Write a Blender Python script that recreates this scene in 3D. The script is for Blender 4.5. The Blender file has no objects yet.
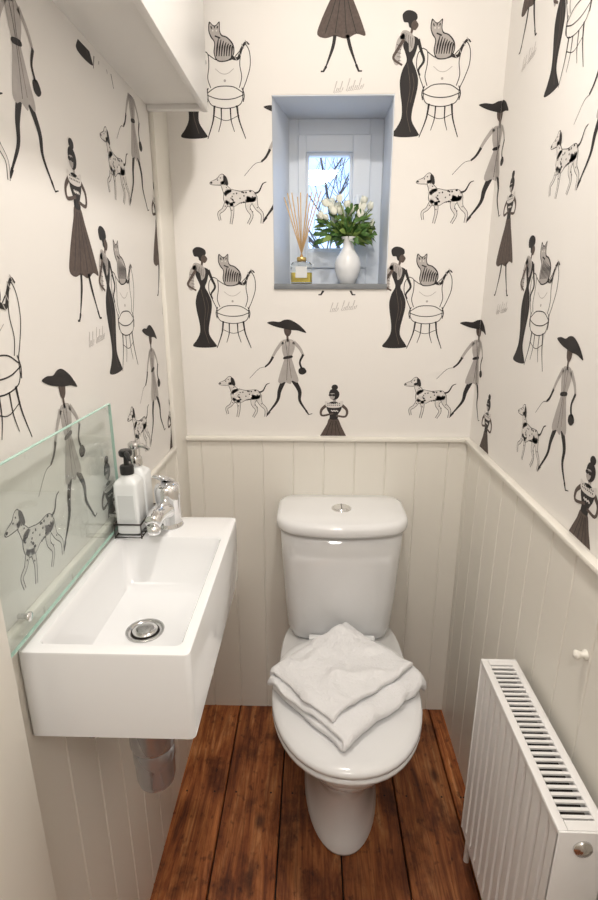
import bpy, bmesh, math, random
from mathutils import Vector, Matrix, noise
random.seed(7)
scene = bpy.context.scene
scene.view_settings.view_transform = 'Standard'
COL = scene.collection

# ------------------------------------------------------------ helpers
def mat(name, color, rough=0.5, metal=0.0, noise_amt=0.0, nscale=8.0, bump=0.0, bscale=60.0, trans=0.0, ior=1.45, coat=0.0, emis=None, estr=0.0):
    m = bpy.data.materials.new(name); m.use_nodes = True
    nt = m.node_tree; b = nt.nodes['Principled BSDF']
    b.inputs['Base Color'].default_value = (*color, 1)
    b.inputs['Roughness'].default_value = rough
    b.inputs['Metallic'].default_value = metal
    b.inputs['IOR'].default_value = ior
    b.inputs['Transmission Weight'].default_value = trans
    b.inputs['Coat Weight'].default_value = coat
    b.inputs['Coat Roughness'].default_value = 0.05
    if emis:
        b.inputs['Emission Color'].default_value = (*emis, 1)
        b.inputs['Emission Strength'].default_value = estr
    if noise_amt > 0 or bump > 0:
        tc = nt.nodes.new('ShaderNodeTexCoord')
    if noise_amt > 0:
        n = nt.nodes.new('ShaderNodeTexNoise'); n.inputs['Scale'].default_value = nscale
        n.inputs['Detail'].default_value = 4
        nt.links.new(tc.outputs['Object'], n.inputs['Vector'])
        mx = nt.nodes.new('ShaderNodeMix'); mx.data_type = 'RGBA'
        mx.inputs['A'].default_value = (*[c*(1-noise_amt) for c in color], 1)
        mx.inputs['B'].default_value = (*[min(1, c*(1+noise_amt)) for c in color], 1)
        nt.links.new(n.outputs['Fac'], mx.inputs['Factor'])
        nt.links.new(mx.outputs['Result'], b.inputs['Base Color'])
    if bump > 0:
        n2 = nt.nodes.new('ShaderNodeTexNoise'); n2.inputs['Scale'].default_value = bscale
        n2.inputs['Detail'].default_value = 3
        nt.links.new(tc.outputs['Object'], n2.inputs['Vector'])
        bp = nt.nodes.new('ShaderNodeBump'); bp.inputs['Strength'].default_value = bump
        bp.inputs['Distance'].default_value = 0.002
        nt.links.new(n2.outputs['Fac'], bp.inputs['Height'])
        nt.links.new(bp.outputs['Normal'], b.inputs['Normal'])
    return m

def obj(name, bm, m, smooth=True, parent=None, loc=None, autos=False):
    bmesh.ops.recalc_face_normals(bm, faces=bm.faces[:])
    me = bpy.data.meshes.new(name); bm.to_mesh(me); bm.free()
    mats = m if isinstance(m, (list, tuple)) else [m]
    for mm in mats: me.materials.append(mm)
    if smooth:
        for p in me.polygons: p.use_smooth = True
        if autos:
            try: me.set_sharp_from_angle(angle=math.radians(35))
            except Exception: pass
    o = bpy.data.objects.new(name, me); COL.objects.link(o)
    if loc: o.location = loc
    if parent: o.parent = parent
    return o

def empty(name, loc=(0,0,0)):
    o = bpy.data.objects.new(name, None); o.empty_display_size = 0.05
    COL.objects.link(o); return o

def add_box(bm, x0,x1,y0,y1,z0,z1, mi=0, bevel=0.0, seg=2):
    vs = [bm.verts.new((x,y,z)) for x in (x0,x1) for y in (y0,y1) for z in (z0,z1)]
    q = [(0,1,3,2),(4,6,7,5),(0,4,5,1),(2,3,7,6),(0,2,6,4),(1,5,7,3)]
    fs = [bm.faces.new([vs[i] for i in f]) for f in q]
    for f in fs: f.material_index = mi
    if bevel > 0:
        es = list({e for f in fs for e in f.edges})
        r = bmesh.ops.bevel(bm, geom=es, offset=bevel, segments=seg, profile=0.5, affect='EDGES')
        for f in r['faces']: f.material_index = mi
    return fs

def box(name, x0,x1,y0,y1,z0,z1, m, bevel=0.0, parent=None, seg=2):
    bm = bmesh.new(); add_box(bm, x0,x1,y0,y1,z0,z1, 0, bevel, seg)
    return obj(name, bm, m, smooth=bevel>0, parent=parent, autos=True)

def add_loft(bm, rings, cap0=True, cap1=True, mi=0, closed=True):
    R = [[bm.verts.new(p) for p in r] for r in rings]
    n = len(R[0])
    for a, b in zip(R[:-1], R[1:]):
        for i in range(n if closed else n-1):
            j = (i+1) % n
            f = bm.faces.new((a[i], a[j], b[j], b[i])); f.material_index = mi
    if cap0: f = bm.faces.new(R[0][::-1]); f.material_index = mi
    if cap1: f = bm.faces.new(R[-1]); f.material_index = mi
    return R

def add_lathe(bm, prof, c=(0,0,0), seg=32, mi=0, axis='Z', cap0=True, cap1=True):
    rings = []
    for r, z in prof:
        ring = []
        for i in range(seg):
            a = 2*math.pi*i/seg
            p = (max(r,1e-5)*math.cos(a), max(r,1e-5)*math.sin(a), z)
            if axis == 'Y': p = (p[0], p[2], p[1])
            if axis == 'X': p = (p[2], p[0], p[1])
            ring.append((c[0]+p[0], c[1]+p[1], c[2]+p[2]))
        rings.append(ring)
    add_loft(bm, rings, cap0, cap1, mi)

def catmull(pts, n=6, closed=False):
    P = [Vector(p) for p in pts]; out = []
    N = len(P); rng = range(N) if closed else range(N-1)
    for i in rng:
        if closed: p0,p1,p2,p3 = P[i-1],P[i],P[(i+1)%N],P[(i+2)%N]
        else:
            p1,p2 = P[i],P[i+1]; p0 = P[i-1] if i>0 else p1*2-p2; p3 = P[i+2] if i+2<N else p2*2-p1
        for k in range(n):
            t = k/n
            out.append(0.5*((2*p1)+(p2-p0)*t+(2*p0-5*p1+4*p2-p3)*t*t+(3*p1-p0-3*p2+p3)*t**3))
    if not closed: out.append(P[-1])
    return out

def add_tube(bm, pts, r, seg=10, mi=0, smooth=0):
    P = [Vector(p) for p in pts]
    if smooth: P = catmull(P, smooth)
    n = len(P)
    if isinstance(r, (int,float)): rr = [r]*n
    else:
        rr=[]
        for i in range(n):
            f=i/(n-1)*(len(r)-1); k=min(int(f),len(r)-2); rr.append(r[k]*(1-(f-k))+r[k+1]*(f-k))
    T = [(P[min(i+1,n-1)]-P[max(i-1,0)]).normalized() for i in range(n)]
    up = Vector((0,0,1)) if abs(T[0].z)<0.9 else Vector((1,0,0))
    N = T[0].cross(up).normalized(); rings = []
    for i in range(n):
        N = (N - T[i]*N.dot(T[i])).normalized(); B = T[i].cross(N)
        rings.append([P[i]+(N*math.cos(2*math.pi*k/seg)+B*math.sin(2*math.pi*k/seg))*rr[i] for k in range(seg)])
    add_loft(bm, rings, True, True, mi)

def rrect(x0,x1,y0,y1,z,r,n=6,bulge=0.0):
    pts = []
    for cx,cy,a0 in ((x1-r,y1-r,0),(x0+r,y1-r,90),(x0+r,y0+r,180),(x1-r,y0+r,270)):
        for k in range(n+1):
            a = math.radians(a0+90*k/n)
            pts.append([cx+r*math.cos(a), cy+r*math.sin(a), z])
    out = []
    xm=(x0+x1)/2; hw=(x1-x0)/2
    N=len(pts)
    for i,p in enumerate(pts):
        out.append(p)
        if i == 3*(n+1)-1 :
            q = pts[(i+1)%N]
            for k in range(1,8):
                t=k/8; out.append([p[0]*(1-t)+q[0]*t, p[1]*(1-t)+q[1]*t, z])
    if bulge:
        for p in out:
            if p[1] < (y0+y1)/2:
                p[1] -= bulge*max(0,(1-((p[0]-xm)/hw)**2))
    return [tuple(p) for p in out]

def egg(cx, hw, yf, yb, z, n=48, cyf=0.55, nb=3.2):
    cy = yf + (yb-yf)*cyf
    pts = []
    for i in range(n):
        a = 2*math.pi*i/n; c, s = math.cos(a), math.sin(a)
        if s >= 0: e = 2/nb; L = yb-cy
        else: e = 2/2.15; L = cy-yf
        pts.append((cx+hw*math.copysign(abs(c)**e, c), cy+L*math.copysign(abs(s)**e, s), z))
    return pts

# ------------------------------------------------------------ materials
WALLC = (0.82,0.795,0.76)
M_paper = mat('wallpaper_ground', WALLC, 0.7, bump=0.08, bscale=300)
M_cream = mat('cream_satin_paint', (0.83,0.80,0.73), 0.36, noise_amt=0.015, nscale=3)
M_ceil = mat('ceiling_paint', (0.88,0.86,0.82), 0.8)
M_white = mat('white_gloss_paint', (0.86,0.85,0.83), 0.3)
M_cer = mat('white_ceramic', (0.85,0.855,0.86), 0.07, coat=0.5)
M_seat = mat('toilet_seat_plastic', (0.85,0.855,0.86), 0.12, coat=0.3)
M_chrome = mat('chrome', (0.84,0.84,0.85), 0.07, 1.0)
M_chrome2 = mat('brushed_chrome', (0.68,0.67,0.66), 0.16, 1.0)
M_trap = mat('plated_trap_chrome', (0.50,0.50,0.52), 0.18, 0.72)
M_dark = mat('dark_gap', (0.015,0.011,0.009), 0.6)
M_rad = mat('radiator_enamel', (0.87,0.86,0.85), 0.3)
M_black = mat('black_plastic', (0.02,0.02,0.02), 0.3)
M_wire = mat('dark_wire', (0.05,0.045,0.04), 0.35, 0.6)
M_bottle = mat('frosted_bottle', (0.80,0.82,0.82), 0.3)
M_label = mat('bottle_label', (0.66,0.68,0.68), 0.5)
M_slate = mat('slate_sill', (0.20,0.215,0.23), 0.5, noise_amt=0.2, nscale=30)
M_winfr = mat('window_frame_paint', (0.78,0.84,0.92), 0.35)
M_reveal = mat('reveal_daylight_tint', (0.72,0.76,0.82), 0.5)  # blue cast of the daylight put into the reveal colour
M_vase = mat('white_vase_glaze', (0.83,0.84,0.85), 0.15)
M_petal = mat('white_petal', (0.84,0.86,0.76), 0.6)
M_leaf = mat('green_leaf', (0.07,0.16,0.035), 0.5, noise_amt=0.4, nscale=40)
M_leaf2 = mat('light_green_leaf', (0.20,0.30,0.07), 0.5)
M_reed = mat('rattan_reed', (0.62,0.42,0.22), 0.7)
M_bark = mat('bark', (0.10,0.08,0.07), 0.9)
M_oil = mat('yellow_oil', (0.75,0.6,0.12), 0.1)
M_bglass = mat('bottle_glass', (0.95,0.97,0.95), 0.02, trans=1.0, ior=1.3)
M_edge = mat('glass_edge', (0.45,0.66,0.58), 0.15)
M_gold = mat('gold_cap', (0.7,0.5,0.2), 0.3, 0.8)

def sheet_mat(name, tint, base, top):
    m = bpy.data.materials.new(name); m.use_nodes=True; nt=m.node_tree
    nt.nodes.clear()
    o=nt.nodes.new('ShaderNodeOutputMaterial'); t=nt.nodes.new('ShaderNodeBsdfTransparent')
    t.inputs[0].default_value=(*tint,1)
    g=nt.nodes.new('ShaderNodeBsdfGlossy'); g.inputs['Roughness'].default_value=0.01
    lw=nt.nodes.new('ShaderNodeLayerWeight'); lw.inputs[0].default_value=0.5
    pw=nt.nodes.new('ShaderNodeMath'); pw.operation='POWER'; pw.inputs[1].default_value=4
    nt.links.new(lw.outputs['Facing'],pw.inputs[0])
    ma=nt.nodes.new('ShaderNodeMath'); ma.operation='MULTIPLY_ADD'; ma.inputs[1].default_value=top; ma.inputs[2].default_value=base
    nt.links.new(pw.outputs[0],ma.inputs[0])
    mx=nt.nodes.new('ShaderNodeMixShader')
    nt.links.new(ma.outputs[0],mx.inputs[0]); nt.links.new(t.outputs[0],mx.inputs[1]); nt.links.new(g.outputs[0],mx.inputs[2])
    nt.links.new(mx.outputs[0],o.inputs[0]); return m
M_pane = sheet_mat('window_pane',(0.97,0.98,1),0.03,0.5)
M_splash = sheet_mat('splashback_glass',(0.955,0.978,0.97),0.05,0.6)

def towel_mat():
    m = mat('white_terry', (0.92,0.92,0.93), 0.95, bump=1.0, bscale=420)
    b = m.node_tree.nodes['Principled BSDF']; b.inputs['Sheen Weight'].default_value=0.3
    return m
M_towel = towel_mat()

def wood_mat():
    m = bpy.data.materials.new('stained_pine_boards'); m.use_nodes=True; nt=m.node_tree; b=nt.nodes['Principled BSDF']
    L=nt.links
    tc=nt.nodes.new('ShaderNodeTexCoord'); geo=nt.nodes.new('ShaderNodeNewGeometry')
    mul=nt.nodes.new('ShaderNodeMath'); mul.operation='MULTIPLY'; mul.inputs[1].default_value=17
    L.new(geo.outputs['Random Per Island'],mul.inputs[0])
    cmb=nt.nodes.new('ShaderNodeCombineXYZ'); L.new(mul.outputs[0],cmb.inputs['Y']); L.new(mul.outputs[0],cmb.inputs['Z'])
    add=nt.nodes.new('ShaderNodeVectorMath'); add.operation='ADD'
    L.new(tc.outputs['Object'],add.inputs[0]); L.new(cmb.outputs[0],add.inputs[1])
    def mapn(sc):
        mp=nt.nodes.new('ShaderNodeMapping'); mp.inputs['Scale'].default_value=sc; L.new(add.outputs[0],mp.inputs[0]); return mp
    def ramp(src,els):
        cr=nt.nodes.new('ShaderNodeValToRGB'); e=cr.color_ramp.elements
        e[0].position,e[0].color=els[0][0],(*els[0][1],1); e[1].position,e[1].color=els[-1][0],(*els[-1][1],1)
        for p,c in els[1:-1]:
            k=e.new(p); k.color=(*c,1)
        L.new(src,cr.inputs[0]); return cr
    def mul_(a,b_,f=1.0):
        mm=nt.nodes.new('ShaderNodeMix'); mm.data_type='RGBA'; mm.blend_type='MULTIPLY'; mm.inputs['Factor'].default_value=f
        L.new(a,mm.inputs['A']); L.new(b_,mm.inputs['B']); return mm.outputs['Result']
    n=nt.nodes.new('ShaderNodeTexNoise'); n.inputs['Scale'].default_value=1.3; n.inputs['Detail'].default_value=9; n.inputs['Roughness'].default_value=0.66; n.inputs['Distortion'].default_value=1.6
    L.new(mapn((16,2.0,1)).outputs[0],n.inputs['Vector'])
    base=ramp(n.outputs['Fac'],[(0.30,(0.13,0.032,0.010)),(0.44,(0.36,0.105,0.028)),(0.56,(0.56,0.20,0.060)),(0.72,(0.80,0.40,0.17))])
    g=nt.nodes.new('ShaderNodeTexNoise'); g.inputs['Scale'].default_value=3; g.inputs['Detail'].default_value=6; g.inputs['Distortion'].default_value=0.5
    L.new(mapn((70,2.2,1)).outputs[0],g.inputs['Vector'])
    gr=ramp(g.outputs['Fac'],[(0.38,(0.42,0.34,0.30)),(0.54,(1,1,1))])
    n2=nt.nodes.new('ShaderNodeTexNoise'); n2.inputs['Scale'].default_value=1.5; n2.inputs['Detail'].default_value=8; n2.inputs['Roughness'].default_value=.65
    L.new(mapn((6,4.5,1)).outputs[0],n2.inputs['Vector'])
    wr=ramp(n2.outputs['Fac'],[(0.36,(0.30,0.23,0.20)),(0.47,(0.78,0.72,0.68)),(0.60,(1.0,1.0,1.0))])
    v=nt.nodes.new('ShaderNodeTexVoronoi'); v.inputs['Scale'].default_value=1.0
    L.new(mapn((8,4.2,1)).outputs[0],v.inputs['Vector'])
    kn=ramp(v.outputs['Distance'],[(0.05,(0.15,0.10,0.08)),(0.14,(1,1,1))])
    # small scuffs and dents
    sc=nt.nodes.new('ShaderNodeTexNoise'); sc.inputs['Scale'].default_value=60; sc.inputs['Detail'].default_value=3
    L.new(mapn((1,.6,1)).outputs[0],sc.inputs['Vector'])
    scr=ramp(sc.outputs['Fac'],[(0.30,(0.35,0.3,0.28)),(0.40,(1,1,1))])
    tone=nt.nodes.new('ShaderNodeMapRange'); tone.inputs['To Min'].default_value=0.66; tone.inputs['To Max'].default_value=1.1
    L.new(geo.outputs['Random Per Island'],tone.inputs['Value'])
    tn=nt.nodes.new('ShaderNodeCombineColor')
    for k in range(3): L.new(tone.outputs[0],tn.inputs[k])
    c=mul_(base.outputs[0],gr.outputs[0],.6); c=mul_(c,wr.outputs[0],.9); c=mul_(c,kn.outputs[0],.85); c=mul_(c,scr.outputs[0],.8); c=mul_(c,tn.outputs[0])
    L.new(c,b.inputs['Base Color'])
    rr=nt.nodes.new('ShaderNodeMapRange'); rr.inputs['To Min'].default_value=0.65; rr.inputs['To Max'].default_value=0.36
    L.new(n2.outputs['Fac'],rr.inputs['Value']); L.new(rr.outputs[0],b.inputs['Roughness'])
    bp=nt.nodes.new('ShaderNodeBump'); bp.inputs['Strength'].default_value=0.5; bp.inputs['Distance'].default_value=0.002
    L.new(g.outputs['Fac'],bp.inputs['Height'])
    bp2=nt.nodes.new('ShaderNodeBump'); bp2.inputs['Strength'].default_value=0.4; bp2.inputs['Distance'].default_value=0.004
    L.new(n2.outputs['Fac'],bp2.inputs['Height']); L.new(bp.outputs[0],bp2.inputs['Normal']); L.new(bp2.outputs[0],b.inputs['Normal'])
    return m
M_wood = wood_mat()
P_BLACK = mat('print_black', (0.022,0.019,0.019), 0.7)
P_BROWN = mat('print_charcoal_brown', (0.098,0.072,0.061), 0.7, noise_amt=0.5, nscale=140)
P_GREY = mat('print_taupe', (0.43,0.40,0.38), 0.7, noise_amt=0.16, nscale=90)
P_LIGHT = mat('print_pale', (0.70,0.67,0.64), 0.7)

# ------------------------------------------------------------ room shell
XL, XR, YB, YN, ZC = -0.397, 0.474, 1.55, -1.0, 2.36
WX0,WX1,WZ0,WZ1 = -0.112,0.203,1.432,1.907
ZD = 1.004

bm = bmesh.new()
add_box(bm, XL-0.1,WX0,YB,YB+0.25,0,ZC)
add_box(bm, WX1,XR+0.1,YB,YB+0.25,0,ZC)
add_box(bm, WX0,WX1,YB,YB+0.25,0,WZ0)
add_box(bm, WX0,WX1,YB,YB+0.25,WZ1,ZC)
wall_back = obj('wall_back', bm, M_paper, smooth=False)
bm=bmesh.new()
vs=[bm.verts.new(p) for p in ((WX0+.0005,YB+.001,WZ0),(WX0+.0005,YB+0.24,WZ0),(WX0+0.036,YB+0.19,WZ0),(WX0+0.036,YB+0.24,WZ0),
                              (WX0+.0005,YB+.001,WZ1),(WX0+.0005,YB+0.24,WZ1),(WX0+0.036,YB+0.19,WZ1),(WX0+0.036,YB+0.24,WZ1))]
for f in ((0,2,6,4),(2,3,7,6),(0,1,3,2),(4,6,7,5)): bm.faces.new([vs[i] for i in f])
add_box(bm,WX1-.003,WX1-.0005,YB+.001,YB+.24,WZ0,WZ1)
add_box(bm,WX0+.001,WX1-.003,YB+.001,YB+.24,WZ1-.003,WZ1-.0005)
obj('reveal_tinted_lining',bm,M_reveal,smooth=False,parent=wall_back)  # liner added to carry the painted-in daylight blue
wall_left = box('wall_left', XL-0.1,XL,YN,YB,0,ZC, M_paper)
wall_right = box('wall_right', XR,XR+0.1,YN,YB,0,ZC, M_paper)
wall_front = box('wall_front', XL-0.1,XR+0.1,YN-0.1,YN,0,ZC, M_cream)
box('ceiling', XL-0.1,XR+0.1,YN-0.1,YB+0.25,ZC,ZC+0.08, M_ceil)

bm = bmesh.new()
bw=0.168; x=-0.084-bw*2
while x < XR:
    a=max(x+0.0022,XL); b=min(x+bw-0.0022,XR)
    if b-a>0.01:
        yj = random.choice([0.35,0.2,-0.1])
        add_box(bm,a,b,YN,yj-0.001,-0.02,0.0,0,0.002,1)
        add_box(bm,a,b,yj+0.001,YB,-0.02,0.0,0,0.002,1)
        for yy in (0.78,1.2):
            for xx in (a+.03,b-.03):
                add_lathe(bm,[(.003,-.001),(.003,.0003),(0,.0004)],(xx,yy,0),8,mi=1)
    x+=bw
add_box(bm,XL-0.1,XR+0.1,YN-0.1,YB+0.25,-0.06,-0.0195,1)
floor = obj('floor', bm, [M_wood,M_dark], smooth=False)

def groove_profile(u0,u1,w,off):
    pts=[(u0,0)]
    u=u0+off
    while u<u1-0.01:
        pts += [(u-0.0028,0),(u-0.0007,-0.003),(u+0.0007,-0.003),(u+0.0028,0)]
        u+=w
    pts.append((u1,0)); return pts
def panel(name, parent, prof, fn, zt):
    bm=bmesh.new()
    a=[bm.verts.new(fn(u,d,0.0)) for u,d in prof]; b=[bm.verts.new(fn(u,d,zt)) for u,d in prof]
    for i in range(len(a)-1): bm.faces.new((a[i],a[i+1],b[i+1],b[i]))
    return obj(name,bm,M_cream,smooth=False,parent=parent)
panel('panelling',wall_back,groove_profile(XL,XR,0.094,0.055),lambda u,d,z:(u,YB-0.010-d,z),ZD-0.008)
panel('panelling',wall_right,groove_profile(YN,YB-0.01,0.094,0.06),lambda u,d,z:(XR-0.008-d,u,z),ZD-0.008)
panel('panelling',wall_left,groove_profile(YN,YB-0.01,0.094,0.06),lambda u,d,z:(XL+0.007+d,u,z),ZD-0.008)
bm=bmesh.new(); add_lathe(bm,[(.009,0),(.009,-.003),(.005,-.006),(.006,-.012),(.0085,-.017),(.006,-.021),(0,-.022)],(XR-.0075,.767,.838),20,axis='X')
obj('peg',bm,M_cream,parent=wall_right)
box('trim_1',XL,XR,YB-0.022,YB,ZD-0.012,ZD,M_cream,0.003)
box('trim_2',XR-0.020,XR,YN,YB-0.022,ZD-0.012,ZD,M_cream,0.003)
box('trim_3',XL,XL+0.012,YN,YB-0.13,ZD-0.012,ZD,M_cream,0.003)
box('trim_4',XL,-0.385,YB-0.13,YB-0.0005,0,ZC,M_cream,0.002)

df = bpy.data.objects.new('door_frame',None); COL.objects.link(df)
box('jamb_left',XL+0.0,-0.356,0.40,0.52,0,2.04,M_cream,0.003,parent=df)
box('jamb_right',0.432,XR,0.40,0.52,0,2.04,M_cream,0.003,parent=df)
box('head',XL,XR,0.40,0.52,2.04,2.12,M_cream,0.003,parent=df)

cab=empty('wall_cabinet')
box('body',XL,-0.268,0.53,YB-0.13,1.846,ZC,M_white,0.0,parent=cab)
box('front_panel',-0.268,-0.254,0.53,YB-0.13,1.832,ZC,M_white,0.002,parent=cab)
box('end_batten',XL+0.001,-0.268,YB-0.145,YB-0.13,1.834,1.847,M_white,0.001,parent=cab)

# ------------------------------------------------------------ wallpaper print
class Fig:
    def __init__(s): s.p=[]; s.tf=lambda x,y:(x,y); s.ws=1.0
    def poly(s,pts,m,l=1,smooth=5):
        if smooth: pts=[(v.x,v.y) for v in catmull([(a,b,0) for a,b in pts],smooth,True)]
        s.p.append(('poly',[s.tf(*q) for q in pts],m,l))
    def ell(s,cx,cy,rx,ry,m,l=1,rot=0,n=14):
        c,sn=math.cos(rot),math.sin(rot)
        pts=[]
        for i in range(n):
            a=2*math.pi*i/n; x=rx*math.cos(a); y=ry*math.sin(a)
            pts.append(s.tf(cx+x*c-y*sn,cy+x*sn+y*c))
        s.p.append(('poly',pts,m,l))
    def st(s,pts,w,m,l=1,sm=5,closed=False):
        pts=[s.tf(*q) for q in pts]
        P=[(v.x,v.y) for v in catmull([(a,b,0) for a,b in pts],sm,closed)] if sm else list(pts)
        if closed: P.append(P[0])
        n=len(P); L=[];R=[]
        for i in range(n):
            a=P[max(i-1,0)]; b=P[min(i+1,n-1)]
            dx,dy=b[0]-a[0],b[1]-a[1]; d=math.hypot(dx,dy) or 1
            t=i/(n-1)
            if isinstance(w,(list,tuple)):
                f=t*(len(w)-1); k=min(int(f),len(w)-2); ww=w[k]*(1-(f-k))+w[k+1]*(f-k)
            else: ww=w
            ww*=s.ws
            nx,ny=-dy/d*ww/2,dx/d*ww/2
            L.append((P[i][0]+nx,P[i][1]+ny)); R.append((P[i][0]-nx,P[i][1]-ny))
        s.p.append(('strip',(L,R),m,l))
K,BR,GR,LT=0,1,2,3

def figA():
    f=Fig()
    f.poly([(-.085,.955),(-.085,.99),(-.05,1.015),(.0,1.012),(.04,.99),(.05,.955),(.035,.93),(.04,.90),(.015,.875),(-.02,.885),(-.035,.92),(-.07,.925)],K,2)
    f.poly([(.03,.94),(.062,.905),(.05,.875),(.03,.86),(.0,.88),(.0,.92)],BR,3,3)
    f.st([(.01,.885),(.0,.84),(-.01,.79)],[.028,.02,.04],BR,1)
    f.poly([(-.065,.80),(-.02,.815),(.03,.815),(.07,.79),(.062,.73),(.045,.67),(.025,.62),(.055,.56),(.085,.48),(.085,.40),(.065,.30),(.045,.20),(.05,.12),(.11,.03),(.12,.0),(.03,-.012),(-.08,-.01),(-.14,.01),(-.095,.07),(-.055,.15),(-.055,.25),(-.075,.36),(-.085,.46),(-.065,.55),(-.030,.62),(-.045,.68),(-.07,.74)],K,1,4)
    f.poly([(-.085,.855),(-.04,.86),(.01,.83),(.035,.79),(.025,.72),(-.01,.69),(-.02,.75),(-.05,.78),(-.10,.80)],GR,3,4)
    f.poly([(-.07,.84),(-.125,.79),(-.145,.70),(-.155,.62),(-.125,.585),(-.095,.61),(-.09,.70),(-.06,.78)],GR,3,4)
    for k in range(5): f.st([(-.06+k*.018,.85-k*.012),(-.05+k*.015,.77-k*.012)],.004,K,5,0)
    for k in range(5): f.st([(-.13+k*.004,.75-k*.032),(-.09+k*.002,.74-k*.03)],.004,K,5,0)
    f.st([(-.065,.79),(-.12,.71),(-.155,.64),(-.07,.585)],[.030,.026,.022,.016],BR,4)
    f.st([(.065,.79),(.10,.70),(.13,.62),(.085,.55),(.10,.50)],[.032,.026,.022,.018,.014],K,2)
    f.st([(-.02,.60),(.015,.40),(-.005,.2),(.04,.03)],.006,BR,2)
    f.st([(.03,.52),(.05,.42),(.025,.28)],.005,BR,2)
    return f

def figB():
    f=Fig(); w=.008
    f.st([(-.20,.75),(-.245,.70),(-.25,.60),(-.21,.50),(-.175,.42),(-.17,.34)],w,K)
    f.st([(-.20,.75),(-.155,.72),(-.15,.62),(-.165,.52),(-.14,.44)],w,K)
    f.st([(-.155,.72),(-.08,.675),(.0,.665),(.08,.68),(.15,.74)],w,K)
    f.st([(.15,.74),(.20,.80),(.245,.74),(.25,.62),(.21,.50),(.175,.42),(.17,.34)],w,K)
    f.st([(.17,.76),(.15,.64),(.165,.53),(.14,.44)],w,K)
    f.st([(-.17,.40),(-.09,.445),(.0,.455),(.09,.445),(.17,.40)],w,K)
    f.st([(-.18,.38),(-.09,.35),(.0,.342),(.09,.35),(.18,.38)],w,K)
    f.st([(-.175,.35),(-.13,.29),(.0,.265),(.13,.29),(.175,.35)],w,K)
    f.st([(-.165,.44),(-.185,.38),(-.175,.32)],w*1.2,K); f.st([(.165,.44),(.185,.38),(.175,.32)],w*1.2,K)
    f.st([(-.11,.29),(-.13,.16),(-.19,.0)],[.020,.008],K); f.st([(.11,.29),(.13,.16),(.19,.0)],[.020,.008],K)
    f.st([(-.045,.27),(-.05,.16),(-.08,.06)],[.014,.006],K); f.st([(.045,.27),(.05,.16),(.08,.06)],[.014,.006],K)
    f.st([(-.13,.205),(.0,.16),(.13,.205)],.006,K)
    f.st([(-.09,.60),(-.03,.56),(.03,.56),(.09,.60)],.005,GR); f.ell(.0,.50,.012,.012,GR,1)
    f.tf=lambda x,y:(x*.86-.02,.665+(y-.66)*.92); f.ws=.9
    f.poly([(-.13,.93),(-.12,.99),(-.085,.965),(-.055,.965),(-.02,.99),(-.02,.93),(.0,.88),(.06,.86),(.12,.80),(.13,.73),(.09,.68),(.02,.66),(-.05,.67),(-.08,.73),(-.07,.82),(-.11,.88)],GR,3,4)
    f.poly([(-.140,.93),(-.128,1.005),(-.085,.975),(-.055,.975),(-.012,1.005),(-.011,.93),(.009,.890),(.068,.870),(.131,.81),(.141,.73),(.097,.67),(.02,.65),(-.057,.66),(-.091,.73),(-.081,.82),(-.119,.87)],K,2,4)
    for k in range(7):
        x=-.06+k*.028; f.st([(x,.70),(x+.012,.78),(x+.03,.86-.012*k)],[.010,.019,.008],K,4)
    f.st([(-.07,.88),(-.01,.86)],.014,K,4,0); f.st([(-.11,.965),(-.10,.94)],.012,K,4,0); f.st([(-.07,.965),(-.07,.945)],.010,K,4,0); f.st([(-.035,.965),(-.042,.945)],.012,K,4,0)
    f.st([(.10,.69),(.18,.68),(.22,.76),(.27,.82),(.31,.80)],[.035,.03,.026,.022,.012],K,4)
    for a,b in ((.155,.675),(.20,.72),(.235,.785),(.275,.82)): f.st([(a-.012,b+.022),(a+.014,b-.018)],.008,GR,5,0)
    f.ell(-.09,.925,.008,.008,LT,5); f.ell(-.05,.925,.008,.008,LT,5)
    return f

def figC():
    f=Fig()
    f.poly([(-.205,.97),(-.15,.985),(-.08,.98),(-.03,1.0),(.03,1.0),(.10,.965),(.15,.925),(.195,.87),(.11,.892),(.03,.90),(-.05,.915),(-.13,.935)],K,4,5)
    f.poly([(-.03,.92),(.035,.92),(.04,.87),(.015,.835),(-.012,.84),(-.03,.87)],BR,3,4)
    f.st([(.0,.85),(.005,.78)],.022,BR,2,0)
    f.poly([(-.055,.785),(-.01,.805),(.05,.80),(.075,.765),(.072,.70),(.045,.62),(.06,.56),(.085,.48),(.115,.39),(.10,.355),(.05,.375),(.03,.34),(-.03,.36),(-.07,.345),(-.10,.37),(-.075,.47),(-.05,.55),(-.035,.61),(-.055,.69)],GR,2,4)
    f.st([(-.02,.79),(.0,.62),(-.01,.38)],.004,K,4); f.st([(.02,.79),(.015,.62),(.04,.40)],.004,BR,4)
    f.poly([(-.035,.625),(.045,.64),(.048,.615),(-.038,.60)],K,3,3)
    f.st([(-.05,.78),(-.11,.70),(-.16,.615)],[.036,.030,.024],GR,2); f.st([(-.15,.625),(-.19,.56),(-.235,.52)],[.024,.02,.016],K,3)
    f.st([(.065,.78),(.13,.71),(.165,.64)],[.036,.030,.024],GR,2); f.st([(.165,.65),(.13,.57),(.15,.50)],[.024,.02,.022],K,3)
    f.poly([(.12,.50),(.17,.515),(.20,.47),(.16,.44),(.12,.455)],K,3,3)
    f.st([(-.03,.40),(-.085,.27),(-.11,.16),(-.205,.03)],[.055,.042,.028,.014],K,1)
    f.st([(-.195,.04),(-.225,.0),(-.25,.005)],[.024,.012],K,1,0)
    f.st([(.05,.40),(.125,.27),(.13,.16),(.205,.04)],[.055,.042,.028,.014],K,1)
    f.st([(.195,.055),(.225,.01),(.265,.02)],[.022,.012,.006],K,1,0)
    f.st([(-.23,.52),(-.30,.50),(-.40,.40)],.004,K,1)
    return f

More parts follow.
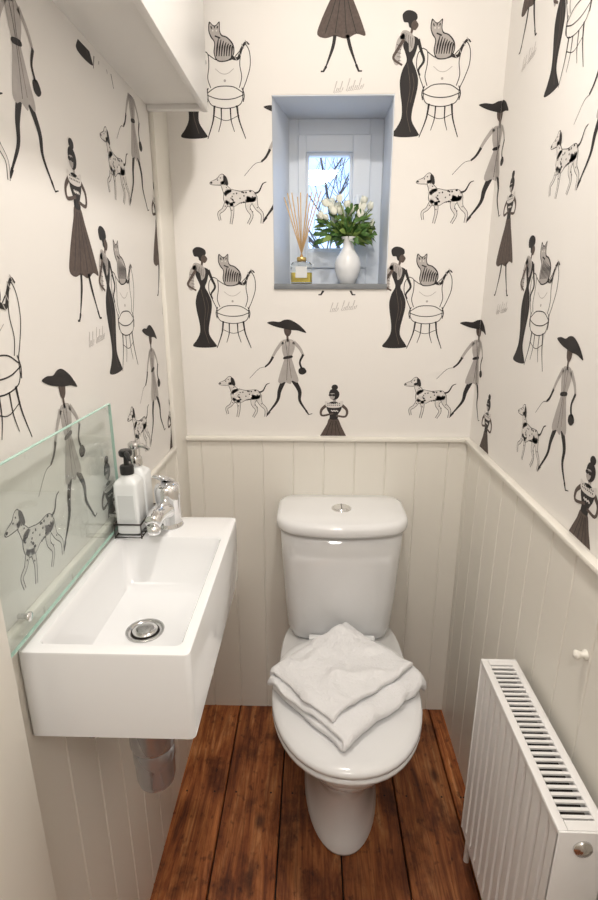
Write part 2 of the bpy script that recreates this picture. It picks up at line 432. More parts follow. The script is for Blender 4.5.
def figDog():
    f=Fig(); o=.022
    def blob(pts):
        cx=sum(p[0] for p in pts)/len(pts); cy=sum(p[1] for p in pts)/len(pts)
        big=[]
        for x,y in pts:
            d=math.hypot(x-cx,y-cy); big.append((x+(x-cx)/d*o*.6,y+(y-cy)/d*o*.6))
        f.poly(big,K,1,4); f.poly(pts,LT,2,4)
    def leg(pts,w):
        f.st(pts,[x+o for x in w],K,1); f.st(pts,w,LT,2)
    blob([(-.28,.66),(-.16,.70),(.05,.66),(.27,.68),(.37,.60),(.36,.48),(.22,.45),(.05,.45),(-.08,.38),(-.22,.39),(-.30,.50)])
    leg([(-.20,.62),(-.28,.75),(-.32,.86)],[.18,.11,.10])
    blob([(-.30,.98),(-.37,.97),(-.43,.90),(-.56,.85),(-.56,.80),(-.42,.79),(-.30,.80),(-.25,.88)])
    f.poly([(-.29,.97),(-.23,.93),(-.20,.80),(-.25,.78),(-.30,.88)],K,4,4)
    leg([(-.22,.48),(-.32,.32),(-.42,.24),(-.40,.10)],[.09,.05,.04,.03])
    leg([(-.15,.45),(-.13,.25),(-.17,.03)],[.09,.045,.035])
    leg([(.26,.55),(.20,.36),(.28,.20),(.20,.03)],[.17,.08,.045,.035])
    leg([(.32,.55),(.38,.36),(.50,.22),(.49,.04)],[.15,.07,.045,.035])
    f.st([(.34,.62),(.44,.66),(.52,.80),(.60,.84)],[.04,.028,.012],K,2)
    rnd=random.Random(3)
    for k in range(30):
        x=rnd.uniform(-.27,.34); y=rnd.uniform(.44,.67)
        f.ell(x,y,rnd.uniform(.010,.022),rnd.uniform(.010,.020),K,4,n=7)
    for p in ((-.24,.74),(-.28,.8),(-.42,.88),(-.36,.92),(-.14,.3),(-.28,.38),(.25,.32),(.30,.27),(.40,.35),(-.35,.84)):
        f.ell(p[0],p[1],.013,.013,K,4,n=7)
    f.ell(-.55,.83,.022,.02,K,4,n=8)
    return f

def figD():
    f=Fig()
    f.ell(.01,1.0,.035,.03,K,3); f.poly([(-.05,.93),(-.03,.975),(.02,.98),(.055,.95),(.06,.91),(.04,.875),(.0,.86),(-.03,.88)],K,2,4)
    f.poly([(-.045,.925),(-.02,.935),(.01,.93),(.01,.885),(-.015,.865),(-.04,.885)],GR,3,4)
    f.ell(-.035,.915,.02,.013,K,4); f.ell(.0,.915,.02,.013,K,4)
    f.st([(.01,.87),(.01,.83)],.03,GR,2,0)
    f.poly([(-.07,.82),(.0,.845),(.085,.82),(.085,.76),(.05,.70),(.045,.65),(-.035,.65),(-.04,.70),(-.07,.76)],K,2,4)
    f.poly([(-.09,.85),(.0,.82),(.10,.855),(.085,.79),(.0,.775),(-.075,.79)],LT,4,4)
    for k in range(14): f.ell(-.06+(k%7)*.021,.805+(k//7)*.018,.006,.006,K,5,n=6)
    f.st([(-.07,.81),(-.13,.75),(-.12,.69),(.0,.715)],[.035,.028,.022,.02],BR,3)
    f.st([(.085,.81),(.145,.75),(.13,.68),(.03,.69)],[.035,.028,.022,.02],BR,3)
    for k in range(6): f.ell(-.02+.013*k,.745-.006*(k%2),.008,.008,LT,5,n=7)
    f.poly([(-.04,.66),(.045,.66),(.09,.57),(.15,.45),(.20,.34),(.22,.27),(.14,.285),(.05,.25),(-.05,.27),(-.14,.255),(-.21,.285),(-.18,.38),(-.12,.50),(-.07,.59)],BR,1,4)
    for a,b in ((-.02,-.14),(.0,-.05),(.02,.05),(.03,.14)): f.st([(a,.63),((a+b)/2,.45),(b,.29)],.006,K,2)
    f.st([(-.05,.28),(-.07,.18),(-.13,.03)],[.03,.028,.012],K,1); f.st([(-.125,.04),(-.15,.0),(-.175,.0)],[.022,.012],K,1,0)
    f.st([(.06,.28),(.09,.18),(.15,.04)],[.03,.028,.012],K,1); f.st([(.145,.05),(.17,.0),(.20,.0)],[.022,.012],K,1,0)
    return f

def figSig():
    f=Fig()
    def word(x0,hs):
        pts=[]; x=x0
        for h in hs:
            pts += [(x,.0),(x+.035+h*.25,h),(x+.015+h*.25,h*1.02),(x+.02,.02)]
            x+=.058
        f.st([(a,b+(a+.5)*.12) for a,b in pts],.010,GR,1,3)
    word(-.5,(.26,.10,.09,.24,.09)); word(-.12,(.28,.09,.10,.22,.10,.09,.25,.08,.10))
    return f

FIGS=[(figA(),0.0,1.272,.267),(figB(),.083,1.268,.262),(figDog(),.108,1.058,.128),(figC(),.238,1.068,.28),(figD(),.375,.877,.277),(figSig(),.402,1.37,.085)]
PER,VREP=0.549,0.54

def make_print(name,parent,origin,u0,u1,z0,z1,mapf,hole=None,drop=(0,0)):
    bm=bmesh.new(); lay=bm.faces.layers.int.new('lay')
    for k in range(-3,4):
        for j in range(-1,3):
            for F,fu,fz,s in FIGS:
                cu=origin+fu+k*PER; cz=fz+j*VREP
                if k<0: cu+=drop[0]; cz+=drop[1]
                if cu+0.15<u0 or cu-0.15>u1 or cz+0.3<z0 or cz-0.02>z1: continue
                for kind,d,m,l in F.p:
                    if kind=='poly':
                        vs=[bm.verts.new((cu+x*s,cz+y*s,0)) for x,y in d]
                        try: fc=bm.faces.new(vs)
                        except Exception: continue
                        fc.material_index=m; fc[lay]=l
                    else:
                        L,R=d
                        a=[bm.verts.new((cu+x*s,cz+y*s,0)) for x,y in L]; b=[bm.verts.new((cu+x*s,cz+y*s,0)) for x,y in R]
                        for i in range(len(a)-1):
                            fc=bm.faces.new((a[i],b[i],b[i+1],a[i+1])); fc.material_index=m; fc[lay]=l
    bmesh.ops.triangulate(bm,faces=bm.faces[:])
    def cut(co,no,clear):
        bmesh.ops.bisect_plane(bm,geom=bm.verts[:]+bm.edges[:]+bm.faces[:],plane_co=co,plane_no=no,clear_outer=clear)
    cut((u0,0,0),(-1,0,0),True); cut((u1,0,0),(1,0,0),True); cut((0,z0,0),(0,-1,0),True); cut((0,z1,0),(0,1,0),True)
    if hole:
        a,b,c,d=hole
        cut((a,0,0),(1,0,0),False); cut((b,0,0),(1,0,0),False); cut((0,c,0),(0,1,0),False); cut((0,d,0),(0,1,0),False)
        dl=[f for f in bm.faces if a<f.calc_center_median().x<b and c<f.calc_center_median().y<d]
        bmesh.ops.delete(bm,geom=dl,context='FACES')
    bmesh.ops.split_edges(bm,edges=bm.edges[:])
    for f in bm.faces:
        for v in f.verts: v.co.z=f[lay]*0.00012+0.0002
    for v in bm.verts: v.co=Vector(mapf(v.co.x,v.co.y,v.co.z))
    me=bpy.data.meshes.new(name); bm.to_mesh(me); bm.free()
    for m in (P_BLACK,P_BROWN,P_GREY,P_LIGHT): me.materials.append(m)
    o=bpy.data.objects.new(name,me); COL.objects.link(o); o.parent=parent
make_print('wallpaper_print',wall_back,-0.314,-0.384,XR-0.001,ZD+0.001,ZC-0.001,lambda u,z,h:(u,YB-h,z),hole=(WX0,WX1,WZ0-0.004,WZ1))
make_print('wallpaper_print',wall_left,1.054,0.525,YB-0.131,ZD+0.001,1.83,lambda u,z,h:(XL+h,u,z),drop=(0.07,-0.037))
make_print('wallpaper_print',wall_right,-1.237,-(YB-0.001),-0.525,ZD+0.001,ZC-0.001,lambda u,z,h:(XR-h,-u,z))

# ------------------------------------------------------------ window
win=empty('window_1')
fx0,fx1,fz0,fz1=-0.078,WX1-.003,1.445,WZ1-.003
yo=YB+0.19
bm=bmesh.new()
def frame(bm,x0,x1,z0,z1,y0,y1,l,r,b,t,bev=0.002):
    add_box(bm,x0,x0+l,y0,y1,z0,z1,0,bev,1); add_box(bm,x1-r,x1,y0,y1,z0,z1,0,bev,1)
    add_box(bm,x0+l,x1-r,y0,y1,z0,z0+b,0,bev,1); add_box(bm,x0+l,x1-r,y0,y1,z1-t,z1,0,bev,1)
frame(bm,fx0,fx1,fz0,fz1,yo,yo+0.06,0.03,0.04,0.05,0.045)
obj('outer_frame',bm,M_winfr,parent=win,autos=True)
bm=bmesh.new(); frame(bm,-0.050,0.163,1.495,1.862,yo-0.008,yo+0.045,0.024,0.052,0.05,0.045)
obj('sash',bm,M_winfr,parent=win,autos=True)
bm=bmesh.new(); frame(bm,-0.026,0.111,1.545,1.817,yo+0.002,yo+0.03,0.008,0.008,0.008,0.008,0.001)
obj('glazing_bead',bm,M_winfr,parent=win,autos=True)
box('pane',-0.022,0.107,yo+0.016,yo+0.020,1.549,1.813,M_pane,parent=win)
bm=bmesh.new(); add_box(bm,0.122,0.134,yo-0.02,yo-0.007,1.62,1.70,0,0.003); add_box(bm,0.118,0.138,yo-0.014,yo-0.007,1.635,1.66,0,0.002)
obj('handle',bm,M_winfr,parent=win,autos=True)
sill=box('window_sill',WX0,WX1,YB-0.006,yo,1.432,1.4465,M_slate,0.001)

bm=bmesh.new()
rnd=random.Random(11)
def branch(p,d,L,r,depth):
    pts=[p]; q=Vector(p); dd=Vector(d)
    for i in range(5):
        dd=(dd+Vector((rnd.uniform(-.22,.22),rnd.uniform(-.1,.1),rnd.uniform(-.12,.2)))).normalized()
        q=q+dd*L/5; pts.append(q.copy())
    add_tube(bm,pts,[r,r*0.45],6)
    if depth>0:
        for i in range(4):
            k=rnd.randint(1,5); s=rnd.choice((-1,1))
            nd=(dd+Vector((s*rnd.uniform(.5,1.1),rnd.uniform(-.2,.2),rnd.uniform(-.1,.6)))).normalized()
            branch(pts[k],nd,L*.62,r*.5,depth-1)
branch(Vector((0.30,4.2,0)),(0.02,0,1),1.7,0.05,0)
for k in range(7):
    branch(Vector((0.30+rnd.uniform(-.05,.05),4.2,1.15+.14*k)),(rnd.choice((-1,-1,1))*rnd.uniform(.2,.9),0,.6),1.1,0.014,3)
obj('bare_tree',bm,M_bark)

# ------------------------------------------------------------ toilet
TX=0.09
toilet=empty('toilet')
bm=bmesh.new()
rings=[egg(TX,.104,1.022,1.46,0.0),egg(TX,.107,1.018,1.465,0.012),egg(TX,.101,1.03,1.465,0.03),egg(TX,.096,1.035,1.47,0.10),
       egg(TX,.099,1.028,1.48,0.18),egg(TX,.112,1.00,1.495,0.24),egg(TX,.140,.955,1.51,0.30),egg(TX,.165,.915,1.52,0.35),
       egg(TX,.178,.892,1.525,0.385),egg(TX,.181,.886,1.525,0.402),egg(TX,.176,.892,1.522,0.410)]
add_loft(bm,rings)
obj('pan',bm,M_cer,parent=toilet)
bm=bmesh.new()
add_loft(bm,[egg(TX,.183,.878,1.335,.4105,nb=2.6),egg(TX,.189,.872,1.34,.414,nb=2.6),egg(TX,.190,.871,1.34,.422,nb=2.6),egg(TX,.186,.876,1.336,.4265,nb=2.6)])
obj('seat',bm,M_seat,parent=toilet)
bm=bmesh.new()
add_loft(bm,[egg(TX,.185,.877,1.335,.4285,nb=2.6),egg(TX,.190,.871,1.34,.432,nb=2.6),egg(TX,.190,.871,1.34,.440,nb=2.6),egg(TX,.186,.876,1.336,.4465,nb=2.6),
             egg(TX,.170,.90,1.32,.449,nb=2.6),egg(TX,.12,.96,1.27,.451,nb=2.4),egg(TX,.05,1.06,1.18,.452,nb=2.2)])
obj('lid',bm,M_seat,parent=toilet)
bm=bmesh.new()
for s in (-1,1):
    add_lathe(bm,[(.0,-.022),(.011,-.022),(.012,-.018),(.012,.018),(.011,.022),(0,.022)],(TX+s*.075,1.338,.437),16,axis='X')
obj('hinges',bm,M_seat,parent=toilet)
CX=TX-.005
def rr(hw,yf,yb,z,r,b): return rrect(CX-hw,CX+hw,yf,yb,z,r,6,b)
bm=bmesh.new()
add_loft(bm,[rr(.135,1.385,1.535,.405,.03,.015),rr(.148,1.375,1.536,.42,.035,.018),rr(.157,1.368,1.537,.45,.04,.022),rr(.166,1.362,1.538,.55,.045,.026),rr(.173,1.356,1.539,.68,.045,.028),rr(.177,1.352,1.539,.782,.045,.03)])
obj('cistern',bm,M_cer,parent=toilet)
bm=bmesh.new()
add_loft(bm,[rr(.180,1.346,1.5395,.780,.05,.033),rr(.186,1.339,1.5395,.783,.055,.036),rr(.188,1.337,1.5395,.790,.055,.037),rr(.188,1.337,1.5395,.806,.055,.037),rr(.184,1.342,1.539,.815,.055,.036),rr(.174,1.352,1.535,.8185,.05,.034),rr(.10,1.40,1.50,.820,.04,.02)])
obj('cistern_lid',bm,M_cer,parent=toilet)
bm=bmesh.new()
c=(CX,1.425,.8195)
add_lathe(bm,[(.029,-.002),(.029,.002),(.026,.004),(.0235,.003),(.0225,.001),(.0225,.0045),(.020,.006),(0,.0065)],c,36)
obj('flush_button',bm,M_chrome,parent=toilet)
bm=bmesh.new(); add_box(bm,CX-.001,CX+.001,1.405,1.445,.8248,.8266)
obj('button_split',bm,M_dark,parent=toilet,smooth=False)

# ------------------------------------------------------------ towel
def resample(path):
    P=[Vector((a,0,b)) for a,b in path]
    out=[P[0]]
    for a,b in zip(P[:-1],P[1:]):
        d=(b-a).length; k=max(1,int(d/0.008))
        for i in range(1,k+1): out.append(a.lerp(b,i/k))
    return out
bm=bmesh.new()
def arc(x,z0,z1,s,n=6):
    r=(z1-z0)/2; zc=(z0+z1)/2
    return [(x+s*r*math.sin(math.pi*i/n)*1.4,zc-r*math.cos(math.pi*i/n)) for i in range(1,n)]
lay=0.0185
path=[(-.12,0),(.124,0)]+arc(.124,0,lay,1)+[(.124,lay),(-.122,lay)]+arc(-.122,lay,2*lay,-1)+[(-.122,2*lay),(.098,2*lay)]
rib=resample(path)
NW=44; W=0.312
rows=[]
ang=math.radians(-46)
ca,sa=math.cos(ang),math.sin(ang)
TC=Vector((0.090,1.126))
for i,p in enumerate(rib):
    row=[]
    layer=p.z/lay
    for j in range(NW+1):
        vv=(j/NW-.5)
        v=vv*(W-0.012*layer)+0.016*noise.noise(Vector((p.x*11,layer*1.3,vv*3)))
        u=p.x+0.16*v*(0.5 if layer>1.6 else 0.05)*(1 if p.x>0 or layer<1.6 else .3)+0.016*noise.noise(Vector((vv*5,layer*1.1,4)))
        z=p.z
        amp=min(1,layer*.5+.06)
        z+=noise.noise(Vector((u*7+3,v*7,layer*0.10)))*0.014*amp
        rg=1-abs(noise.noise(Vector((u*11+v*6,v*9-u*5+7,layer*.12))))*2.6
        z+=max(0,rg)**2*0.010*amp
        z+=noise.noise(Vector((u*34,v*34,layer*.8)))*0.0034*amp
        e=min(1,(0.5-abs(vv))*W/0.025); z-=(1-e)**2*0.005*layer
        X=TC.x+u*ca-v*sa; Y=TC.y+u*sa+v*ca
        dx=(X-TX)/.186; dy=(Y-1.12)/(.245 if Y<1.12 else .215)
        rr_=math.sqrt(dx*dx+dy*dy)
        if rr_>1: z-=(rr_-1)*0.26
        row.append(bm.verts.new((X,Y,z+.4628)))
    rows.append(row)
for a,b in zip(rows[:-1],rows[1:]):
    for j in range(NW): bm.faces.new((a[j],a[j+1],b[j+1],b[j]))
tw=obj('folded_towel',bm,M_towel)
s=tw.modifiers.new('sol','SOLIDIFY'); s.thickness=0.0145; s.offset=0
s=tw.modifiers.new('sub','SUBSURF'); s.levels=2; s.render_levels=2
tx_=bpy.data.textures.new('terry','CLOUDS'); tx_.noise_scale=0.006
s=tw.modifiers.new('fluff','DISPLACE'); s.texture=tx_; s.strength=0.0026; s.texture_coords='LOCAL'

# ------------------------------------------------------------ wash basin
basin=empty('washbasin')
sx0,sx1,sy0,sy1,sz=-0.390,-0.159,0.577,1.015,0.973
def R(x0,x1,y0,y1,z,r): return rrect(x0,x1,y0,y1,z,r,5)
bx0,bx1,by0,by1=-0.368,-0.176,0.597,0.918
bm=bmesh.new()
add_loft(bm,[R(sx0,sx1-.004,sy0+.004,sy1-.004,.831,.006),R(sx0,sx1,sy0,sy1,.835,.008),R(sx0,sx1,sy0,sy1,sz-.004,.008),R(sx0+.001,sx1-.001,sy0+.001,sy1-.001,sz-.001,.008),
   R(sx0+.003,sx1-.004,sy0+.004,sy1-.004,sz,.008),
   R(bx0-.002,bx1+.002,by0-.002,by1+.002,sz,.010),R(bx0,bx1,by0,by1,sz-.0025,.010),R(bx0+.002,bx1-.002,by0+.002,by1-.003,sz-.02,.011),
   R(bx0+.012,bx1-.012,by0+.012,by1-.030,.893,.016),R(bx0+.016,bx1-.016,by0+.018,by1-.038,.884,.016),R(bx0+.024,bx1-.024,by0+.028,by1-.050,.8805,.016),R(-.305,-.255,.73,.78,.877,.015)],cap0=True,cap1=True)
obj('bowl',bm,M_cer,parent=basin,autos=True)
bm=bmesh.new(); dc=(-.281,.757,.877)
add_lathe(bm,[(.031,0),(.032,.003),(.030,.003),(.025,.0025),(.023,-.001)],dc,36)
add_lathe(bm,[(.0,.001),(.0205,.001),(.0213,.003),(.0205,.005),(.014,.006),(0,.0062)],dc,36)
obj('waste',bm,M_chrome2,parent=basin)
bm=bmesh.new(); add_lathe(bm,[(.0245,.0005),(.0,.0008)],dc,30); obj('waste_gap',bm,M_dark,parent=basin)

bm=bmesh.new()
add_lathe(bm,[(.0,.831),(.026,.831),(.026,.80),(.016,.795),(.016,.735),(.021,.732),(.039,.728),(.041,.72),(.041,.650),(.0385,.643),(.036,.640),(.0375,.635),(.0375,.612),(.036,.608),(.035,.570),(.032,.558),(.020,.548),(0,.546)],(-.286,.757,0),36)
add_tube(bm,[(-.286,.757,.69),(-.33,.757,.69),(-.392,.757,.69)],.016,16)
add_lathe(bm,[(.0,-.002),(.03,-.002),(.03,.004),(.018,.010)],(-.388,.757,.69),24,axis='X')
obj('bottle_trap',bm,M_trap,autos=True)

tap=empty('basin_mixer_tap')
tx,ty=-.288,.970
bm=bmesh.new()
add_lathe(bm,[(0,0),(.0275,0),(.028,.003),(.026,.007),(.0245,.012),(.024,.055),(.025,.060),(.0255,.080),(.022,.089),(.010,.094),(0,.095)],(tx,ty,sz),40)
obj('body',bm,M_chrome,parent=tap)
bm=bmesh.new()
add_tube(bm,[(tx,ty,sz+.036),(tx-.003,ty-.03,sz+.046),(tx-.006,ty-.06,sz+.048),(tx-.008,ty-.082,sz+.042)],[.019,.018,.0165,.015],24,smooth=4)
add_lathe(bm,[(0,-.010),(.0115,-.010),(.0125,-.006),(.0125,.006),(0,.006)],(tx-.008,ty-.077,sz+.030),20)
obj('spout',bm,M_chrome,parent=tap)
bm=bmesh.new()
lev=[]
for t,w,h,zz in ((0,.013,.006,.092),(.2,.016,.007,.097),(.6,.0135,.005,.109),(.95,.011,.0035,.119),(1,.008,.002,.120)):
    y=ty+.016-.058*t
    lev.append([(tx+w*math.cos(a)-.006*t,y,sz+zz+h*math.sin(a)) for a in [2*math.pi*i/16 for i in range(16)]])
add_loft(bm,lev); obj('lever',bm,M_chrome,parent=tap)

def dispenser(cx,cy,pump,yaw,m_):
    d=empty('soap_dispenser')
    bm=bmesh.new(); z=sz+.008; h=.0225
    def q(hw,zz,r=.006): return rrect(cx-hw,cx+hw,cy-hw,cy+hw,z+zz,r,5)
    add_loft(bm,[q(h-.002,0),q(h,.003),q(h,.098),q(h-.002,.104),q(h-.008,.109),q(.0115,.113,.0113),q(.0115,.118,.0113)])
    obj('bottle',bm,m_,parent=d,autos=True)
    bm=bmesh.new()
    add_box(bm,cx-.015,cx+.015,cy-h-.0006,cy-h+.001,z+.03,z+.08)
    obj('label',bm,M_label,parent=d,smooth=False)
    bm=bmesh.new()
    add_lathe(bm,[(0,.116),(.0125,.116),(.013,.119),(.013,.130),(.0115,.133),(.005,.134),(.0045,.15),(.011,.151),(.0125,.154),(.0125,.160),(.010,.163),(0,.1635)],(cx,cy,z),24)
    dx,dy=math.cos(yaw),math.sin(yaw)
    add_tube(bm,[(cx,cy,z+.157),(cx+dx*.02,cy+dy*.02,z+.158),(cx+dx*.034,cy+dy*.034,z+.152)],[.0055,.0035],10,smooth=3)
    obj('pump',bm,pump,parent=d,autos=True)
dispenser(-.351,.934,M_black,math.radians(-60),M_bottle)
dispenser(-.351,.985,M_chrome2,math.radians(-20),M_bottle)
bm=bmesh.new()
cx0,cx1,cy0,cy1=-.3765,-.3255,.907,1.011; r=.0013
for zz in (sz+.0035,sz+.030):
    add_tube(bm,[(cx0,cy0,zz),(cx1,cy0,zz),(cx1,cy1,zz),(cx0,cy1,zz),(cx0,cy0,zz)],r if zz<sz+.02 else .0018,8)
for p in ((cx0,cy0),(cx1,cy0),(cx1,cy1),(cx0,cy1)):
    add_tube(bm,[(p[0],p[1],sz+.0015),(p[0],p[1],sz+.030)],r,8)
for k in range(1,8):
    yy=cy0+(cy1-cy0)*k/8; add_tube(bm,[(cx0,yy,sz+.0045),(cx1,yy,sz+.0045)],.001,6)
obj('wire_caddy',bm,M_wire)

sp=empty('glass_splashback')
gx0,gx1,gy0,gy1,gz0,gz1=-.3835,-.3785,.53,.956,.985,1.226
box('glass_sheet',gx0,gx1,gy0,gy1,gz0,gz1,M_splash,parent=sp)
bm=bmesh.new()
add_box(bm,gx0,gx1,gy0,gy1,gz1,gz1+.0012); add_box(bm,gx0,gx1,gy1,gy1+.0012,gz0,gz1+.0012); add_box(bm,gx0,gx1,gy0,gy1,gz0-.001,gz0)
obj('polished_edge',bm,M_edge,parent=sp,smooth=False)
bm=bmesh.new()
for (y,z) in ((.60,1.012),(.93,1.012)):
    add_lathe(bm,[(0,-.0135),(.004,-.0135),(.004,0),(.0065,.0002),(.0065,.003),(0,.004)],(gx1,y,z),16,axis='X')
obj('fixings',bm,M_chrome,parent=sp)

# ------------------------------------------------------------ radiator
rad=empty('radiator')
rx0,rx1,ry0,ry1,rz0,rz1=.374,.447,.60,.98,.165,.656
bm=bmesh.new()
ny=230; zl=[rz0,rz0+.02,rz0+.035,rz1-.038,rz1-.024,rz1-.004]
grid=[]
pitch=(ry1-ry0-.03)/11
for z in zl:
    msk=1 if rz0+.03<z<rz1-.03 else 0
    row=[]
    for i in range(ny+1):
        y=ry0+(ry1-ry0)*i/ny
        ph=((y-ry0-.015)/pitch)%1
        if y<ry0+.015 or y>ry1-.015: g=1
        else: g=min(1,max(0,(abs(ph-.5)*2-.15)/.18))
        row.append(bm.verts.new((rx0+0.009*(1-g)*msk,y,z)))
    grid.append(row)
for a,b in zip(grid[:-1],grid[1:]):
    for i in range(ny): bm.faces.new((a[i],a[i+1],b[i+1],b[i]))
obj('front_panel',bm,M_rad,parent=rad,autos=True)
bm=bmesh.new()
add_box(bm,rx0+.012,rx1-.012,ry0+.01,ry1-.01,rz0+.01,rz1-.02,1)
add_box(bm,rx1-.012,rx1,ry0+.002,ry1-.002,rz0,rz1-.006,0)
add_box(bm,rx0,rx0+.0115,ry0,ry0+.004,rz0,rz1-.004)
obj('core',bm,[M_rad,M_dark],parent=rad,smooth=False)
bm=bmesh.new()
add_box(bm,rx0-.002,rx1+.002,ry0-.004,ry0,rz0,rz1,0,.0015); add_box(bm,rx0-.002,rx1+.002,ry1,ry1+.004,rz0,rz1,0,.0015)
obj('side_covers',bm,M_rad,parent=rad,autos=True)
bm=bmesh.new()
t=rz1
add_box(bm,rx0-.002,rx0+.013,ry0,ry1,t-.010,t,0,.002); add_box(bm,rx1-.013,rx1+.002,ry0,ry1,t-.010,t,0,.002)
add_box(bm,rx0+.013,rx1-.013,ry0,ry0+.016,t-.004,t); add_box(bm,rx0+.013,rx1-.013,ry1-.016,ry1,t-.004,t)
nb=27
for k in range(nb):
    y=ry0+.016+(ry1-ry0-.032)*(k+.5)/nb
    add_box(bm,rx0+.013,rx1-.013,y-.0028,y+.0028,t-.004,t-.0004)
obj('top_grille',bm,M_rad,parent=rad,autos=True)
bm=bmesh.new()
add_lathe(bm,[(0,-.008),(.006,-.008),(.0075,-.006),(.013,-.005),(.0145,-.002),(.0145,.001),(0,.001)],((rx0+rx1)/2,ry0-.004,rz1-.030),24,axis='Y')
obj('bleed_plug',bm,M_chrome2,parent=rad)
bm=bmesh.new()
add_tube(bm,[(.41,ry1+.004,rz0+.04),(.41,ry1+.04,rz0+.04)],.009,14)
add_tube(bm,[(.41,ry1+.04,rz0+.075),(.41,ry1+.04,0.0)],.0075,14)
add_lathe(bm,[(.011,.03),(.016,.035),(.016,.085),(.012,.09),(0,.09)],(.41,ry1+.04,rz0),20)
add_tube(bm,[(.41,ry0-.004,rz0+.04),(.41,ry0-.025,rz0+.04),(.41,ry0-.03,rz0+.03),(.41,ry0-.03,0)],.0075,14)
for yy in (ry0+.06,ry1-.06): add_box(bm,rx1,XR-.009,yy-.012,yy+.012,rz0+.1,rz1-.08)
obj('valves_and_brackets',bm,M_rad,parent=rad,autos=True)

# ------------------------------------------------------------ sill ornaments
ZS=1.4465
fv=empty('flower_vase')
vx,vy=.099,1.652
bm=bmesh.new()
add_lathe(bm,[(0,0),(.020,0),(.023,.002),(.031,.018),(.037,.038),(.0385,.055),(.034,.073),(.023,.089),(.0165,.100),(.0155,.112),(.0185,.124),(.0235,.130),(.022,.131),(.0165,.124),(.0135,.112),(.0135,.1)],(vx,vy,ZS),40,cap1=False)
obj('vase',bm,M_vase,parent=fv)
rnd=random.Random(5)
bmS=bmesh.new(); bmL=bmesh.new(); bmP=bmesh.new()
top=Vector((vx,vy,ZS+.120))
def leaf(bm,p,d,L,w,mi):
    d=d.normalized(); s=d.cross(Vector((rnd.uniform(-1,1),rnd.uniform(-1,1),rnd.uniform(-.3,1)))).normalized(); n=s.cross(d)
    pr=None
    for i in range(6):
        t=i/5; ww=w*math.sin(math.pi*min(.98,max(.04,t**.8)))
        c=p+d*L*t+Vector((0,0,-1))*L*.35*t*t
        a=bm.verts.new(c-s*ww); m_=bm.verts.new(c-n*ww*.35); b=bm.verts.new(c+s*ww)
        if pr:
            for x,y in ((0,1),(1,2)):
                f=bm.faces.new((pr[x],pr[y],(a,m_,b)[y],(a,m_,b)[x])); f.material_index=mi
        pr=(a,m_,b)
def bloom(p,d,s):
    d=d.normalized(); a=d.cross(Vector((.3,.8,.1))).normalized(); b=d.cross(a)
    for L in range(2):
        for k in range(5 if L else 3):
            an=2*math.pi*k/(5 if L else 3)+L*.5+rnd.random()*.3
            o=(a*math.cos(an)+b*math.sin(an)); tn=d.cross(o)
            rows=[]
            for i in range(6):
                t=i/5; rr=s*(.15+.62*math.sin(math.pi*(.12+.62*t)))*(1 if L else .6)
                hh=s*1.55*t; w=s*.55*math.sin(math.pi*(.12+.80*t))
                rows.append([bmP.verts.new(p+d*hh+o*(rr-abs(j)*.25*w)+tn*w*j) for j in (-1,-.5,0,.5,1)])
            for r0,r1 in zip(rows[:-1],rows[1:]):
                for j in range(4): bmP.faces.new((r0[j],r0[j+1],r1[j+1],r1[j]))
for k in range(26):
    an=rnd.uniform(0,2*math.pi); sp_=rnd.uniform(.15,1.0)
    dirv=Vector((math.cos(an)*sp_*1.15,math.sin(an)*sp_*.4,rnd.uniform(.45,1.0))).normalized()
    L=rnd.uniform(.065,.115)
    e=top+dirv*L+Vector((0,0,.004)); mid=top+dirv*L*.5+Vector((0,0,.01))
    add_tube(bmS,[top-Vector((0,0,.03)),top,mid,e],.0016,5,smooth=2)
    bloom(e-dirv*.004,(dirv+Vector((0,0,.25))),rnd.uniform(.0105,.0155))
for k in range(340):
    an=rnd.uniform(0,2*math.pi); sp_=rnd.uniform(.2,1.2)
    dirv=Vector((math.cos(an)*sp_*1.1,math.sin(an)*sp_*.4,rnd.uniform(.0,1.0))).normalized()
    p=top+dirv*rnd.uniform(0.0,.085)
    leaf(bmL,p,dirv+Vector((rnd.uniform(-.5,.5),rnd.uniform(-.4,.4),rnd.uniform(-.3,.3))),rnd.uniform(.022,.045),rnd.uniform(.004,.009),rnd.choice((0,0,1)))
for b_ in (bmS,bmL,bmP):
    for v in b_.verts:
        if v.co.x>.165: v.co.x=.165+(v.co.x-.165)*.35
        if v.co.x<-.0: v.co.x=(v.co.x)*.35
        if v.co.y>1.70: v.co.y=1.70+(v.co.y-1.70)*.3
        if v.co.y<1.625: v.co.y=max(1.613,1.625+(v.co.y-1.625)*.2)
obj('stems',bmS,M_leaf2,parent=fv); obj('leaves',bmL,[M_leaf,M_leaf2],parent=fv); obj('blooms',bmP,M_petal,parent=fv)

rd=empty('reed_diffuser'); dx_,dy_=-.036,1.579
bm=bmesh.new()
def q(hw,zz,r): return rrect(dx_-hw,dx_+hw,dy_-hw,dy_+hw,ZS+zz,r,5)
add_loft(bm,[q(.028,0,.005),q(.030,.002,.006),q(.030,.050,.006),q(.025,.057,.006),q(.012,.061,.0115),q(.011,.064,.0105)])
obj('bottle',bm,M_bglass,parent=rd,autos=True)
bm=bmesh.new(); add_loft(bm,[q(.0255,.004,.004),q(.0255,.030,.004)]); obj('scented_oil',bm,M_oil,parent=rd,autos=True)
bm=bmesh.new(); add_lathe(bm,[(.0125,.061),(.0135,.062),(.0135,.070),(.012,.072),(.006,.072)],(dx_,dy_,ZS),24); obj('collar',bm,M_gold,parent=rd)
bm=bmesh.new(); add_box(bm,dx_-.016,dx_+.016,dy_-.0315,dy_-.0302,ZS+.016,ZS+.046); obj('label',bm,M_label,parent=rd,smooth=False)
bm=bmesh.new()
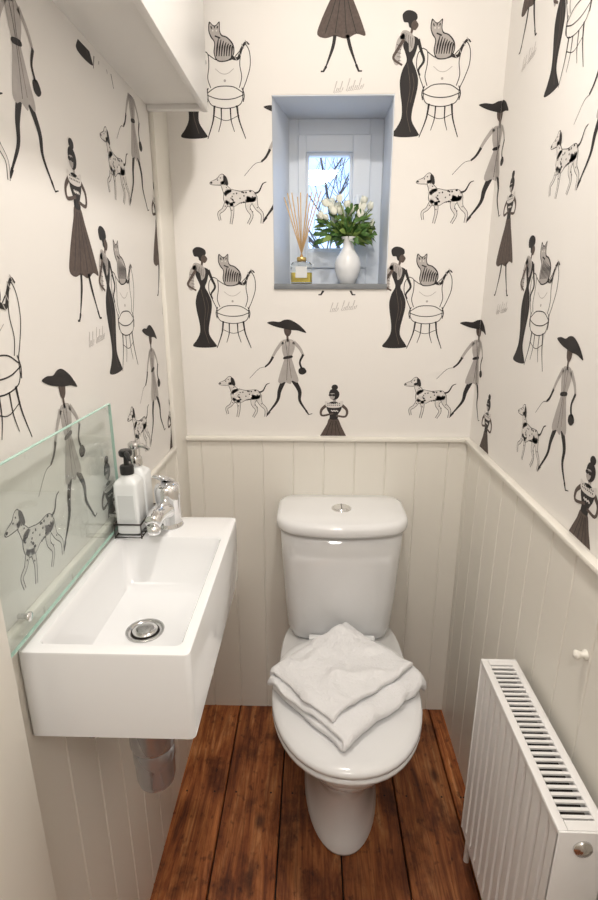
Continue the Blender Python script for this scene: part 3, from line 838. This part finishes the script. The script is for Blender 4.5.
for k in range(9):
    a=-.34+.085*k+rnd.uniform(-.02,.02); b=rnd.uniform(-.13,.13)
    base=Vector((dx_-a*.02,dy_-b*.02,ZS+.063)); d=Vector((math.sin(a),b,math.cos(a)))
    add_tube(bm,[base,base+d*rnd.uniform(.165,.19)],.0017,6)
obj('reeds',bm,M_reed,parent=rd)

# ------------------------------------------------------------ lights
cl=empty('ceiling_light')
bm=bmesh.new(); add_lathe(bm,[(.06,0),(.06,-.006),(.05,-.012),(.046,-.012)],(.05,.80,ZC),32,cap1=False); obj('bezel',bm,M_chrome,parent=cl)
def area(name,loc,rot,size,power,col):
    l=bpy.data.lights.new(name,'AREA'); l.energy=power; l.size=size; l.color=col; l.shape='DISK'
    o=bpy.data.objects.new(name,l); COL.objects.link(o); o.location=loc; o.rotation_euler=rot; return o
area('ceiling_lamp',(.05,.80,ZC-.014),(0,0,0),.09,7.9,(1,.935,.865))
area('hall_fill',(.0,-.45,2.25),(math.radians(42),0,0),.35,9.6,(1,.95,.90))  # added fill light behind the camera, stands for no actual lamp
sl=bpy.data.lights.new('daylight_sun','SUN'); sl.energy=2.6; sl.angle=math.radians(70); sl.color=(.50,.72,1.0)
so=bpy.data.objects.new('daylight_sun',sl); COL.objects.link(so); so.location=(0,3,4)
so.rotation_euler=Vector((-.25,-1,-.55)).to_track_quat('-Z','Y').to_euler()

w=bpy.data.worlds.new('World'); scene.world=w; w.use_nodes=True
nt=w.node_tree; bg=nt.nodes['Background']
tc=nt.nodes.new('ShaderNodeTexCoord'); sx=nt.nodes.new('ShaderNodeSeparateXYZ'); cr=nt.nodes.new('ShaderNodeValToRGB')
nt.links.new(tc.outputs['Generated'],sx.inputs[0]); nt.links.new(sx.outputs['Z'],cr.inputs[0]); nt.links.new(cr.outputs[0],bg.inputs[0])
e=cr.color_ramp.elements; e[0].position=0.0; e[0].color=(.56,.70,.90,1); e[1].position=.4; e[1].color=(.26,.50,1.0,1)
bg.inputs[1].default_value=2.3

# ------------------------------------------------------------ camera
cam=bpy.data.cameras.new('camera'); co=bpy.data.objects.new('camera',cam); COL.objects.link(co)
co.location=(0,0,1.43); co.rotation_euler=(math.radians(90-16.9),0,math.radians(1.56))
cam.sensor_fit='VERTICAL'; cam.sensor_height=36; cam.sensor_width=24; cam.lens=527/900*36; cam.clip_start=0.02
scene.camera=co
